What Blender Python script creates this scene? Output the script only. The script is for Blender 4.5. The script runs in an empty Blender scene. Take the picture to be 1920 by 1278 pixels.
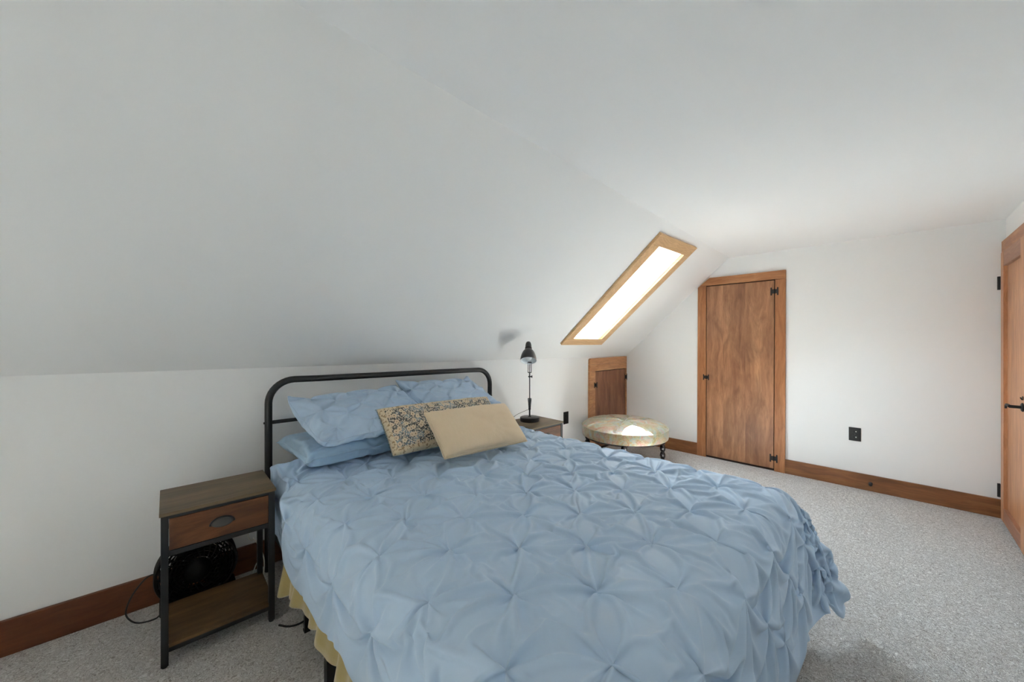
import bpy, bmesh, math, random, time
import numpy as np
from mathutils import Vector, Matrix, noise
random.seed(7)
C = bpy.context.scene.collection
PI = math.pi
EYE = 1.27                      # camera height
XE = 4.345                      # end wall
YR = -.579                      # right wall
XB = -2.3                       # wall behind the camera
ZC = 2.122                      # flat ceiling height
TILT = -.0322                   # the knee wall runs slightly out of square
WANG = math.atan(TILT)
def wall_y(x): return 2.505 + TILT*(x+.378)

# ------------------------------------------------------------------ helpers
def link(o): C.objects.link(o); return o
def obj(name, bm, mat=None, parent=None, smooth=False, mats=None):
    me = bpy.data.meshes.new(name)
    bmesh.ops.recalc_face_normals(bm, faces=bm.faces[:])
    bm.to_mesh(me); bm.free()
    for m in (mats or ([mat] if mat else [])): me.materials.append(m)
    if smooth: me.polygons.foreach_set('use_smooth', [True]*len(me.polygons))
    o = link(bpy.data.objects.new(name, me))
    if parent: o.parent = parent
    return o
def auto_smooth(o, deg=40):
    me = o.data
    me.polygons.foreach_set('use_smooth', [True]*len(me.polygons))
    me.set_sharp_from_angle(angle=math.radians(deg))
    return o
def thing(name, label, cat, loc=(0,0,0), rotz=0, group=None, kind=None):
    o = link(bpy.data.objects.new(name, None)); o.empty_display_size = .05
    o.location = loc; o.rotation_euler = (0,0,rotz)
    return tag(o, label, cat, group, kind)
def tag(o, label=None, cat=None, group=None, kind=None):
    if label: o['label'] = label
    if cat: o['category'] = cat
    if group: o['group'] = group
    if kind: o['kind'] = kind
    return o
def box(bm, lo, hi, bev=0, M=None, seg=2):
    r = bmesh.ops.create_cube(bm, size=1)
    vs = r['verts']
    for v in vs:
        v.co = Vector([lo[i]+(v.co[i]+.5)*(hi[i]-lo[i]) for i in range(3)])
    if bev:
        es = list({e for v in vs for e in v.link_edges})
        rb = bmesh.ops.bevel(bm, geom=es, offset=bev, segments=seg, affect='EDGES', profile=.5)
        vs = list({v for f in rb['faces'] for v in f.verts} | {v for v in vs if v.is_valid})
    if M is not None: bmesh.ops.transform(bm, matrix=M, verts=vs)
    return vs
def prism(bm, poly, fn0, fn1, bev=0):
    """poly: 2-D outline; fn0/fn1 map it to the two faces"""
    a = [bm.verts.new(fn0(*p)) for p in poly]; b = [bm.verts.new(fn1(*p)) for p in poly]
    n = len(poly)
    f = [bm.faces.new(a), bm.faces.new(b[::-1])]
    for i in range(n): f.append(bm.faces.new((a[i], b[i], b[(i+1)%n], a[(i+1)%n])))
    if bev:
        es = list({e for q in f for e in q.edges})
        bmesh.ops.bevel(bm, geom=es, offset=bev, segments=1, affect='EDGES', profile=.5)
    return f
def lathe(bm, prof, seg=32, M=None, caps=True):
    rings = []
    for r, z in prof:
        rings.append([bm.verts.new((r*math.cos(2*PI*k/seg), r*math.sin(2*PI*k/seg), z)) for k in range(seg)])
    for A, B in zip(rings, rings[1:]):
        for k in range(seg): bm.faces.new((A[k], A[(k+1)%seg], B[(k+1)%seg], B[k]))
    if caps:
        if prof[0][0] > 1e-6: bm.faces.new(rings[0][::-1])
        if prof[-1][0] > 1e-6: bm.faces.new(rings[-1])
    vs = [v for R in rings for v in R]
    if M is not None: bmesh.ops.transform(bm, matrix=M, verts=vs)
    return vs
def smooth_path(pts, n=8, closed=False):
    P = [Vector(p) for p in pts]; out = []
    L = len(P)
    for i in range(L if closed else L-1):
        p0 = P[(i-1)%L] if (closed or i > 0) else P[0]*2-P[1]
        p1 = P[i]; p2 = P[(i+1)%L]
        p3 = P[(i+2)%L] if (closed or i+2 < L) else P[-1]*2-P[-2]
        for k in range(n):
            t = k/n
            out.append(.5*((2*p1)+(p2-p0)*t+(2*p0-5*p1+4*p2-p3)*t*t+(3*p1-p0-3*p2+p3)*t**3))
    if not closed: out.append(P[-1])
    return out
def tube(bm, pts, r, seg=8, closed=False, square=False, caps=True):
    P = [Vector(p) for p in pts]; n = len(P)
    up = None; rings = []
    for i in range(n):
        if closed: t = P[(i+1)%n]-P[i-1]
        else: t = P[min(i+1, n-1)]-P[max(i-1, 0)]
        t.normalize()
        if up is None:
            up = t.orthogonal().normalized()
            if square: up = Vector((0,1,0)) if abs(t.y) < .9 else Vector((1,0,0))
        up = (up - t*up.dot(t)).normalized()
        s = t.cross(up)
        rr = r(i/(n-1)) if callable(r) else r
        ring = []
        for k in range(seg):
            a = 2*PI*k/seg + (PI/4 if square else 0)
            q = rr*(2**.5 if square else 1)
            ring.append(bm.verts.new(P[i]+(up*math.cos(a)+s*math.sin(a))*q))
        rings.append(ring)
    for i in range(n if closed else n-1):
        A = rings[i]; B = rings[(i+1)%n]
        for k in range(seg): bm.faces.new((A[k], A[(k+1)%seg], B[(k+1)%seg], B[k]))
    if caps and not closed: bm.faces.new(rings[0][::-1]); bm.faces.new(rings[-1])
def grid_mesh(bm, P, closed_u=False):
    na, nb = len(P), len(P[0])
    V = [[bm.verts.new(P[i][j]) for j in range(nb)] for i in range(na)]
    for i in range(na if closed_u else na-1):
        for j in range(nb-1):
            i2 = (i+1) % na
            bm.faces.new((V[i][j], V[i2][j], V[i2][j+1], V[i][j+1]))
    return V
def bmn(): return bmesh.new()

# ---------------------------------------------------------------- materials
def new_mat(name):
    m = bpy.data.materials.new(name); m.use_nodes = True
    nt = m.node_tree; b = nt.nodes['Principled BSDF']
    return m, nt, b
def N(nt, t, **kw):
    n = nt.nodes.new(t)
    for k, v in kw.items():
        if k in n.inputs.keys(): n.inputs[k].default_value = v
        else: setattr(n, k, v)
    return n
def lnk(nt, a, b): nt.links.new(a, b)
def ramp(nt, fac, stops, interp='LINEAR'):
    r = nt.nodes.new('ShaderNodeValToRGB'); r.color_ramp.interpolation = interp
    e = r.color_ramp.elements
    while len(e) < len(stops): e.new(.5)
    for q, (p, c) in zip(e, stops):
        q.position = p; q.color = c if len(c) == 4 else (*c, 1)
    lnk(nt, fac, r.inputs[0]); return r.outputs[0]
def mixc(nt, fac, a, b, mode='MIX'):
    m = nt.nodes.new('ShaderNodeMix'); m.data_type = 'RGBA'; m.blend_type = mode
    for sock, val in ((m.inputs[0], fac), (m.inputs[6], a), (m.inputs[7], b)):
        if hasattr(val, 'is_output'): lnk(nt, val, sock)
        elif isinstance(val, (int, float)): sock.default_value = val
        else: sock.default_value = (*val[:3], 1)
    return m.outputs[2]
def math_(nt, op, a, b=None, c=None):
    m = nt.nodes.new('ShaderNodeMath'); m.operation = op
    for s, v in zip(m.inputs, (a, b, c)):
        if v is None: continue
        if hasattr(v, 'is_output'): lnk(nt, v, s)
        else: s.default_value = v
    return m.outputs[0]
def coords(nt, scale=(1,1,1), out='Object', rot=(0,0,0), loc=(0,0,0)):
    t = nt.nodes.new('ShaderNodeTexCoord'); mp = nt.nodes.new('ShaderNodeMapping')
    mp.inputs['Scale'].default_value = scale; mp.inputs['Rotation'].default_value = rot; mp.inputs['Location'].default_value = loc
    lnk(nt, t.outputs[out], mp.inputs[0]); return mp.outputs[0]
def noise_(nt, vec, scale, detail=3, rough=.5, dist=0):
    n = N(nt, 'ShaderNodeTexNoise', Scale=scale, Detail=detail, Roughness=rough, Distortion=dist)
    lnk(nt, vec, n.inputs['Vector']); return n.outputs['Fac']
def bump(nt, b, h, strength=.3, dist=.01):
    n = N(nt, 'ShaderNodeBump', Strength=strength, Distance=dist)
    lnk(nt, h, n.inputs['Height']); lnk(nt, n.outputs[0], b.inputs['Normal'])
def plain(name, col, rough=.5, metal=0, spec=.5, bmp=None):
    m, nt, b = new_mat(name)
    b.inputs['Base Color'].default_value = (*col, 1); b.inputs['Roughness'].default_value = rough
    b.inputs['Metallic'].default_value = metal; b.inputs['Specular IOR Level'].default_value = spec
    v = coords(nt); n = noise_(nt, v, (bmp or (60,))[0], 4)
    if bmp: bump(nt, b, n, bmp[1], bmp[2])
    else:   # a faint variation of the finish
        lnk(nt, math_(nt, 'MULTIPLY_ADD', n, .12, rough-.06), b.inputs['Roughness'])
    return m
def wood(name, dark, mid, light, axis='z', rough=.45, blotch=.5, fine=1., plank=None, knots=True, spec=.4):
    """grain runs along axis; plank=(axis index, width) splits the field into boards"""
    m, nt, b = new_mat(name)
    s = {'x': (1.1, 14, 14), 'y': (14, 1.1, 14), 'z': (14, 14, 1.1)}[axis]
    v0 = coords(nt, (1,1,1))
    if plank:
        sep = N(nt, 'ShaderNodeSeparateXYZ'); lnk(nt, v0, sep.inputs[0])
        f = math_(nt, 'FLOOR', math_(nt, 'DIVIDE', sep.outputs[plank[0]], plank[1]))
        comb = N(nt, 'ShaderNodeCombineXYZ')
        for k in range(3): lnk(nt, math_(nt, 'MULTIPLY', f, 3.7+k*1.9), comb.inputs[k])
        add = N(nt, 'ShaderNodeVectorMath', operation='ADD'); lnk(nt, v0, add.inputs[0]); lnk(nt, comb.outputs[0], add.inputs[1])
        v0 = add.outputs[0]
    warp = N(nt, 'ShaderNodeTexNoise', Scale=3.2, Detail=2); lnk(nt, v0, warp.inputs['Vector'])
    wv = N(nt, 'ShaderNodeVectorMath', operation='MULTIPLY_ADD'); lnk(nt, warp.outputs['Color'], wv.inputs[0]); wv.inputs[1].default_value = (.09,)*3; lnk(nt, v0, wv.inputs[2])
    vv = wv.outputs[0]
    if knots:
        ks = {'x': (2.2, 9, 9), 'y': (9, 2.2, 9), 'z': (9, 9, 2.2)}[axis]
        mk = N(nt, 'ShaderNodeMapping'); mk.inputs['Scale'].default_value = ks; lnk(nt, v0, mk.inputs[0])
        vor = N(nt, 'ShaderNodeTexVoronoi', Scale=.62); lnk(nt, mk.outputs[0], vor.inputs['Vector'])
        kd = vor.outputs['Distance']
    mp = N(nt, 'ShaderNodeMapping'); mp.inputs['Scale'].default_value = s; lnk(nt, vv, mp.inputs[0])
    g = noise_(nt, mp.outputs[0], 1.6*fine, 5, .6, .6)
    if knots:
        bend = math_(nt, 'MULTIPLY', math_(nt, 'SUBTRACT', 1, math_(nt, 'MINIMUM', math_(nt, 'MULTIPLY', kd, 2.2), 1)), .22)
        g = math_(nt, 'SUBTRACT', g, bend)
    col = ramp(nt, g, [(.25, dark), (.5, mid), (.75, light)])
    mf = N(nt, 'ShaderNodeMapping'); mf.inputs['Scale'].default_value = [q*4 if q > 2 else q*1.5 for q in s]; lnk(nt, vv, mf.inputs[0])
    fg = noise_(nt, mf.outputs[0], 2., 3, .6)
    col = mixc(nt, .35, col, ramp(nt, fg, [(.35, (.55,.5,.48)), (.65, (1.1,1.1,1.1))]), 'MULTIPLY')
    if blotch:
        bs = {'x': (1.2, 4, 4), 'y': (4, 1.2, 4), 'z': (5, 5, 1.4)}[axis]
        mb = N(nt, 'ShaderNodeMapping'); mb.inputs['Scale'].default_value = bs; lnk(nt, v0, mb.inputs[0])
        bl = noise_(nt, mb.outputs[0], 1.7, 4, .6, 1.2)
        col = mixc(nt, ramp(nt, bl, [(.42, (0,0,0)), (.66, (blotch,)*3)]), col, [q*.45 for q in dark])
    lnk(nt, col, b.inputs['Base Color'])
    b.inputs['Roughness'].default_value = rough; b.inputs['Specular IOR Level'].default_value = spec
    bump(nt, b, g, .12, .004)
    return m
def paint(name, col):
    m, nt, b = new_mat(name)
    b.inputs['Base Color'].default_value = (*col, 1); b.inputs['Roughness'].default_value = .75; b.inputs['Specular IOR Level'].default_value = .25
    v = coords(nt); n1 = noise_(nt, v, 120, 3); bump(nt, b, n1, .04, .002)
    return m
def fabric(name, col, col2, rough=.62, sheen=.3, weave=900, wb=.08):
    m, nt, b = new_mat(name)
    v = coords(nt)
    n = noise_(nt, v, 7, 4, .55)
    lnk(nt, mixc(nt, n, col, col2), b.inputs['Base Color'])
    b.inputs['Roughness'].default_value = rough; b.inputs['Sheen Weight'].default_value = sheen; b.inputs['Sheen Roughness'].default_value = .5
    b.inputs['Specular IOR Level'].default_value = .35
    bump(nt, b, noise_(nt, v, weave, 2), wb, .002)
    return m
def simulate(iters=300,hm=.009,K=1.150,RHO=.0175,seed=3,SHARP=.7,verbose=False):
    rng=np.random.default_rng(seed)
    A0,A1,B0,B1=.180,2.37,-.20,2.16          # flat (pinched) extents of the cover
    na=int(round((A1-A0)*K/hm))+1; nb=int(round((B1-B0)*K/hm))+1
    a=np.linspace(A0,A1,na)[:,None]*np.ones((1,nb)); b=np.linspace(B0,B1,nb)[None,:]*np.ones((na,1))
    # pinch lattice (flat coordinates)
    LX,LY,OX,OY=.164,.1415,1.013,1.251
    i=np.round((a-OX)/LX); j=np.round((b-OY)/LY)
    # nearest centred-lattice point
    best=np.full(a.shape,9.);bi=np.zeros(a.shape,int);bj=np.zeros(a.shape,int)
    for di in (-1,0,1):
        for dj in (-1,0,1):
            ii=(i+di).astype(int);jj=(j+dj).astype(int)
            d=np.hypot((a-OX-ii*LX),(b-OY-jj*LY))
            d=np.where((ii+jj)%2==0,d,9.)
            m=d<best; best=np.where(m,d,best);bi=np.where(m,ii,bi);bj=np.where(m,jj,bj)
    dm=best*K                                   # material distance to the nearest pinch
    inp=dm<RHO
    edge=(a-A0<.07)|(A1-a<.07)|(b-B0<.07)|(B1-b<.03)
    inp&=~edge
    # colliders
    X0,X1,Y0,ZT,R=.475,2.035,.315,.585,.07
    def wrap(a,b):                              # flat coordinates -> initial position round the bed
        x=np.clip(a,X0,X1);y=np.maximum(b,Y0)
        ox=np.abs(a-x);oy=np.abs(b-y)
        z=ZT+.035-np.maximum(ox,oy)
        sx=np.sign(a-x);sy=np.sign(b-y)
        px=x+sx*(.03+.22*np.minimum(ox,oy)+.10*ox);py=y+sy*(.03+.22*np.minimum(ox,oy)+.12*oy)
        px=np.where(ox==0,x,px);py=np.where(oy==0,y,py)
        return np.stack([px,py,np.maximum(z,.02)],-1)
    P=wrap(a,b).astype(np.float64)
    P+=rng.normal(0,.0012,P.shape)
    # low-frequency bumps so that folds start in different directions
    for _ in range(40):
        k=rng.normal(0,14,2);ph=rng.uniform(0,6.28)
        P[...,2]+=.0012*np.sin(k[0]*a+k[1]*b+ph)
    P[...,2]+=np.where(best<.3,.02*np.clip(best/.1,0,1),0)
    for _ in range(60):
        k=rng.normal(0,45,2);ph=rng.uniform(0,6.28)
        P[...,2]+=.0003*np.sin(k[0]*a+k[1]*b+ph)
    V=np.zeros_like(P)
    puff=.016*(1-np.exp(-(best/.05)**2))*np.clip(1.,0,1)
    Wt=np.ones(a.shape)                         # inverse masses
    Wt[:, -3:]=0                                # head edge lies under the pillows
    near_head=(b>B1-.25)
    # rest lengths
    def rl(d0,sl1,sl2):
        r=np.full(d0.shape[:2],1.)
        return r
    ha=hm;hb=hm
    hd=np.minimum(np.minimum(a-A0,A1-a),b-B0)
    sc=np.where(inp,.22,1.)*(1-(1-1.005/K)*np.exp(-(hd/.11)**2))
    kbm=1+16*np.exp(-(hd/.08)**2)
    def con(s1,s2,L,stiff,kind):
        f=(sc[s1]+sc[s2])*.5
        return (s1,s2,L*f,stiff,kind)
    S=slice
    cons=[]
    for o in (0,1):
        n=(na-1-o)//2
        cons.append(con((S(o,o+2*n,2),S(None)),(S(o+1,o+1+2*n,2),S(None)),hm,1.,0))
        n=(nb-1-o)//2
        cons.append(con((S(None),S(o,o+2*n,2)),(S(None),S(o+1,o+1+2*n,2)),hm,1.,0))
    for o in (0,1):
        n=(na-1-o)//2
        cons.append(con((S(o,o+2*n,2),S(0,-1)),(S(o+1,o+1+2*n,2),S(1,None)),hm*2**.5,.35,0))
        cons.append(con((S(o,o+2*n,2),S(1,None)),(S(o+1,o+1+2*n,2),S(0,-1)),hm*2**.5,.35,0))
    for st,kb in ((2,.015),):
        for o in range(2*st):
            idx=np.arange(na-st); idx=idx[(idx//st)%2==(o//st)] if False else None
        for o in range(2):
            ia=np.array([q for q in range(na-st) if (q//st)%2==o])
            cons.append(((ia,S(None)),(ia+st,S(None)),(hm*st*np.minimum(sc[ia],sc[ia+st])) ,kb*kbm[ia],1))
            ib=np.array([q for q in range(nb-st) if (q//st)%2==o])
            cons.append(((S(None),ib),(S(None),ib+st),(hm*st*np.minimum(sc[:,ib],sc[:,ib+st])),kb*kbm[:,ib],1))
    # pinch groups: pull the whole patch to its own centre
    key=(bi*1000+bj)[inp]; uk,inv=np.unique(key,return_inverse=True)
    cnt=np.bincount(inv).astype(float)
    anc=wrap(OX+(uk//1000)*LX if False else np.bincount(inv,a[inp])/cnt,np.bincount(inv,b[inp])/cnt)
    top=(anc[:,2]>ZT)
    anc[:,2]=np.where(top,ZT+.012,anc[:,2])
    anw=np.where(top[:,None],np.array([.06,.06,.05]),np.array([.09,.09,.09]))
    dt=1.
    def collide(P,Q):
        x,y,z=P[...,0],P[...,1],P[...,2]
        # rounded box: distance outside the core box shrunk by R
        cx=np.clip(x,X0+R,X1-R);cy=np.clip(y,Y0+R,9);cz=np.minimum(z,ZT-R)
        d=np.stack([x-cx,y-cy,z-cz],-1);L=np.linalg.norm(d,axis=-1)+1e-9
        rad=R+.012+puff*np.clip((z-.42)/.12,.35,1)
        pen=rad-L
        m=pen>0
        n=d/L[...,None]
        inside=L<1e-6
        P=np.where(m[...,None],P+n*pen[...,None],P)
        # friction
        mv=P-Q
        fr=np.where(m&(n[...,2]>.5),.55,np.where(m,.25,0))[...,None]
        P=P-mv*fr*np.where(np.abs(n[...,2:])>.5,np.array([1,1,0.]),np.array([.3,.3,.3]))
        fz=P[...,2]<.012
        P[...,2]=np.where(fz,.012,P[...,2])
        P[...,:2]=np.where(fz[...,None],P[...,:2]-.6*(P[...,:2]-Q[...,:2]),P[...,:2])
        P[...,0]=np.where(P[...,1]>1.868,np.minimum(P[...,0],2.058),P[...,0])   # beside the far nightstand
        P[...,0]=np.where(P[...,1]>1.935,np.maximum(P[...,0],.446),P[...,0])    # beside the near nightstand
        return P
    t0=time.time()
    for it in range(iters):
        Q=P.copy()
        damp=.93 if it<iters*.8 else .8
        V*=damp
        V[...,2]-=.00002
        P=P+V*Wt[...,None]
        for rep in range(2):
            for s1,s2,L,k,kind in cons:
                p1=P[s1];p2=P[s2]
                d=p2-p1;l=np.sqrt((d*d).sum(-1))+1e-12
                c=(l-L)/l
                if kind==1: c=np.minimum(c,0)*k      # resists folding only
                else: c=c*k
                w1=Wt[s1];w2=Wt[s2];ws=w1+w2+1e-9
                d*=(c/ws)[...,None]
                P[s1]=p1+d*w1[...,None];P[s2]=p2-d*w2[...,None]
            # pinches
            pp=P[inp]
            cen=np.stack([np.bincount(inv,pp[:,q])/cnt for q in range(3)],-1)
            cen=cen+(anc-cen)*anw
            P[inp]=cen[inv]+(pp-cen[inv])*.75 if False else pp+(cen[inv]-pp)*.6
            P=collide(P,Q)
        V=P-Q
        sp=np.linalg.norm(V,axis=-1,keepdims=True);V*=np.minimum(1,.01/(sp+1e-9))
        if verbose and it%100==0: print(it,round(time.time()-t0,1),float(sp.mean()),float(P[...,2].max()))
    # crisper folds: push the small relief along the mean normal
    def blur(Q,n):
        for _ in range(n):
            R=np.pad(Q,((1,1),(1,1),(0,0)),mode='edge')
            Q=(R[1:-1,1:-1]*4+(R[:-2,1:-1]+R[2:,1:-1]+R[1:-1,:-2]+R[1:-1,2:])*2+R[:-2,:-2]+R[2:,2:]+R[:-2,2:]+R[2:,:-2])/16
        return Q
    B=blur(P,5); n=np.cross(np.gradient(B,axis=0),np.gradient(B,axis=1)); n/=np.linalg.norm(n,axis=-1,keepdims=True)+1e-12
    h=((blur(P,1)-B)*n).sum(-1,keepdims=True)*np.clip(hd/.04,0,1)[...,None]
    return P+n*h*SHARP
COMFORTER = lambda: simulate(SIM_STEPS)
SIM_STEPS = 300
SKY_STRENGTH = 37.0
SUN_STRENGTH = 108.0
SUN_DIR = (-.04, -.47, -1)
EXPOSURE = 0.26
# ------------------------------------------------------------ the materials
M = {}
M['wall'] = paint('wall_paint', (.80,.80,.79))
M['ceil'] = paint('ceiling_paint', (.83,.83,.825))
M['trim_z'] = wood('casing_wood_upright', (.30,.115,.045), (.42,.175,.068), (.52,.24,.10), 'z', .42, .10, knots=False)
M['trim_y'] = wood('casing_wood_across', (.30,.115,.045), (.43,.18,.07), (.55,.27,.115), 'y', .42, .10, knots=False)
M['trim_x'] = wood('casing_wood_along', (.30,.115,.045), (.43,.18,.07), (.55,.27,.115), 'x', .42, .10, knots=False)
M['trim_skylit'] = wood('skylit_casing_wood', (.42,.19,.08), (.55,.27,.12), (.66,.35,.165), 'x', .42, .08, knots=False)  # lighter copy of the casing wood, with the nearby skylight's brightness in its colour
M['base_x'] = wood('baseboard_wood_left', (.115,.036,.014), (.17,.056,.020), (.23,.085,.032), 'x', .42, .35)
M['base_y'] = wood('baseboard_wood_end', (.16,.062,.025), (.27,.110,.042), (.38,.175,.07), 'y', .40, .35)
M['plank'] = wood('plank_door_wood', (.26,.115,.058), (.41,.195,.096), (.58,.31,.16), 'z', .38, .50, .55, plank=(1, .205))
M['plank_small'] = wood('access_door_wood', (.19,.075,.038), (.30,.125,.062), (.38,.18,.09), 'z', .42, .25, .8)
M['pine'] = wood('panel_door_wood', (.40,.18,.088), (.55,.265,.13), (.68,.36,.19), 'z', .40, .20, .8)
M['pine_x'] = wood('panel_door_rail_wood', (.27,.115,.062), (.37,.17,.095), (.46,.24,.14), 'x', .40, .15, .8)
M['sky_wood'] = wood('skylight_wood', (.55,.34,.17), (.66,.43,.23), (.74,.52,.30), 'y', .45, .04, .7, knots=False)
M['shaft'] = wood('shaft_wood', (.74,.62,.48), (.82,.71,.57), (.87,.79,.67), 'y', .5, .03, .7, knots=False)
M['sky_woodx'] = wood('skylight_wood_across', (.55,.34,.17), (.66,.43,.23), (.74,.52,.30), 'x', .45, .04, .7, knots=False)
M['rustic_top'] = wood('rustic_board_top', (.10,.070,.034), (.155,.108,.055), (.21,.15,.08), 'x', .5, .2, .6, spec=.5)
M['rustic'] = wood('rustic_board', (.075,.028,.011), (.165,.062,.022), (.26,.105,.040), 'x', .5, .6, .7)
M['rustic_shelf'] = wood('rustic_shelf_board', (.055,.030,.011), (.125,.068,.024), (.19,.105,.040), 'x', .5, .5, .6)  # olive copy of the rustic board; the greenish light is in its colour
M['fanblack'] = plain('matt_black_plastic', (.006,.006,.006), .7, 0, .15)
M['black'] = plain('black_powder_coat', (.012,.012,.013), .42)
M['iron'] = plain('black_iron', (.016,.015,.015), .5, .3)
M['blackplastic'] = plain('black_plastic', (.008,.008,.008), .45)
M['pewter'] = plain('pewter_metal', (.085,.083,.078), .34, .6)
M['gap'] = plain('door_gap_shade', (.03,.012,.006), .8)  # near-black backing, painted in for the shade inside the door gaps
M['bed'] = fabric('blue_cotton', (.435,.565,.715), (.470,.600,.755), .44, .05)
M['bed_plain'] = fabric('blue_cotton_plain', (.395,.56,.715), (.43,.595,.755), .44, .05)
M['blanket'] = fabric('mustard_fleece', (.36,.285,.10), (.44,.35,.14), .85, .6, 300, .4)
M['mattress'] = fabric('white_ticking', (.75,.74,.72), (.8,.79,.77), .8, .1)
M['cable_black'] = plain('black_rubber', (.012,.012,.012), .55)
M['cable_white'] = plain('white_rubber', (.70,.68,.62), .5)
M['legwood'] = plain('dark_turned_wood', (.022,.012,.009), .22, 0, .6)
M['shade_out'] = plain('charcoal_enamel', (.035,.036,.038), .38)
M['shade_in'] = plain('white_enamel', (.80,.84,.86), .35)
m, nt, b = new_mat('frosted_bulb'); b.inputs['Base Color'].default_value = (.9,.9,.88,1); b.inputs['Roughness'].default_value = .3
lnk(nt, math_(nt,'MULTIPLY_ADD', noise_(nt, coords(nt), 40), .1, .25), b.inputs['Roughness']); M['bulb'] = m

# carpet: twisted pile in flecked beige and grey
m, nt, b = new_mat('flecked_carpet')
v = coords(nt)
wn = N(nt, 'ShaderNodeTexNoise', Scale=40, Detail=2); lnk(nt, v, wn.inputs['Vector'])
wv = N(nt, 'ShaderNodeVectorMath', operation='MULTIPLY_ADD'); lnk(nt, wn.outputs['Color'], wv.inputs[0]); wv.inputs[1].default_value = (.05,.05,.0); lnk(nt, v, wv.inputs[2])
a1 = noise_(nt, wv.outputs[0], 140, 3, .62, 1.4)
a2 = noise_(nt, v, 9, 4, .6)
a3 = noise_(nt, wv.outputs[0], 330, 2, .6)
col = ramp(nt, a1, [(.33, (.27,.24,.21)), (.43, (.57,.54,.51)), (.54, (.84,.82,.795)), (.66, (.94,.93,.92))])
col = mixc(nt, .35, col, ramp(nt, a3, [(.3, (.45,.42,.40)), (.7, (1.1,1.1,1.1))]), 'MULTIPLY')
col = mixc(nt, ramp(nt, a2, [(.35, (0,0,0)), (.7, (.18,)*3)]), col, (.52,.49,.46))
lnk(nt, col, b.inputs['Base Color']); b.inputs['Roughness'].default_value = .95; b.inputs['Specular IOR Level'].default_value = .1
b.inputs['Sheen Weight'].default_value = .15
bump(nt, b, math_(nt, 'ADD', a1, math_(nt, 'MULTIPLY', a3, .4)), .9, .012)
M['carpet'] = m

# floral cushion: cream flowers over ink and slate, cream border with small motifs
m, nt, b = new_mat('floral_tapestry')
tc = nt.nodes.new('ShaderNodeTexCoord'); obv = tc.outputs['Object']
def vor(scale, feature='F1', rnd=1.):
    q = N(nt, 'ShaderNodeTexVoronoi', Scale=scale, Randomness=rnd); q.voronoi_dimensions = '2D'; q.feature = feature
    lnk(nt, wob, q.inputs['Vector']); return q
wn = N(nt, 'ShaderNodeTexNoise', Scale=45, Detail=2); lnk(nt, obv, wn.inputs['Vector'])
w_ = N(nt, 'ShaderNodeVectorMath', operation='MULTIPLY_ADD'); lnk(nt, wn.outputs['Color'], w_.inputs[0]); w_.inputs[1].default_value = (.012,.012,0); lnk(nt, obv, w_.inputs[2]); wob = w_.outputs[0]
n1 = noise_(nt, obv, 17, 3, .6); 
ground = ramp(nt, n1, [(.46, (.030,.030,.032)), (.54, (.06,.075,.09)), (.60, (.20,.27,.31)), (.72, (.28,.35,.37))])
vt = noise_(nt, wob, 95, 3, .7, 2.)
ground = mixc(nt, ramp(nt, vt, [(.50, (0,0,0)), (.56, (.8,)*3)]), ground, (.52,.47,.38))
s2 = vor(88); ground = mixc(nt, ramp(nt, s2.outputs['Distance'], [(.26, (1,1,1)), (.34, (0,0,0))]), ground, (.72,.61,.46))
s1 = vor(23, rnd=.9)
d1 = s1.outputs['Distance']
ground = mixc(nt, ramp(nt, d1, [(.26, (1,1,1)), (.30, (0,0,0))]), ground, mixc(nt, ramp(nt, s1.outputs['Color'], [(.3,(0,0,0)),(.7,(1,1,1))]), (.74,.62,.44), (.72,.56,.39)))
ground = mixc(nt, ramp(nt, d1, [(.055, (1,1,1)), (.075, (0,0,0)), (.15, (0,0,0)), (.165, (.5,)*3), (.18, (0,0,0))]), ground, (.16,.10,.05))
sep = N(nt, 'ShaderNodeSeparateXYZ'); lnk(nt, obv, sep.inputs[0])
ax = math_(nt, 'ABSOLUTE', sep.outputs[0]); ay = math_(nt, 'ABSOLUTE', sep.outputs[1])
bd = math_(nt, 'MAXIMUM', math_(nt, 'SUBTRACT', ax, .378), math_(nt, 'SUBTRACT', ay, .112))
border = mixc(nt, ramp(nt, noise_(nt, wob, 80, 2), [(.55,(0,0,0)),(.62,(1,1,1))]), (.70,.57,.38), (.36,.24,.13))
dark_b = mixc(nt, ramp(nt, vor(70).outputs['Distance'], [(.22,(1,1,1)),(.3,(0,0,0))]), (.045,.045,.042), (.45,.36,.22))
colf = mixc(nt, ramp(nt, bd, [(.0,(0,0,0)),(.002,(1,1,1))]), ground, border)
colf = mixc(nt, ramp(nt, bd, [(.028,(0,0,0)),(.030,(1,1,1))]), colf, dark_b)
side = math_(nt, 'LESS_THAN', sep.outputs[2], -.012)
colf = mixc(nt, side, colf, (.12,.27,.28))
lnk(nt, colf, b.inputs['Base Color']); b.inputs['Roughness'].default_value = .85; b.inputs['Sheen Weight'].default_value = .2
bump(nt, b, noise_(nt, obv, 700, 2), .25, .002)
M['floral'] = m

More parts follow.
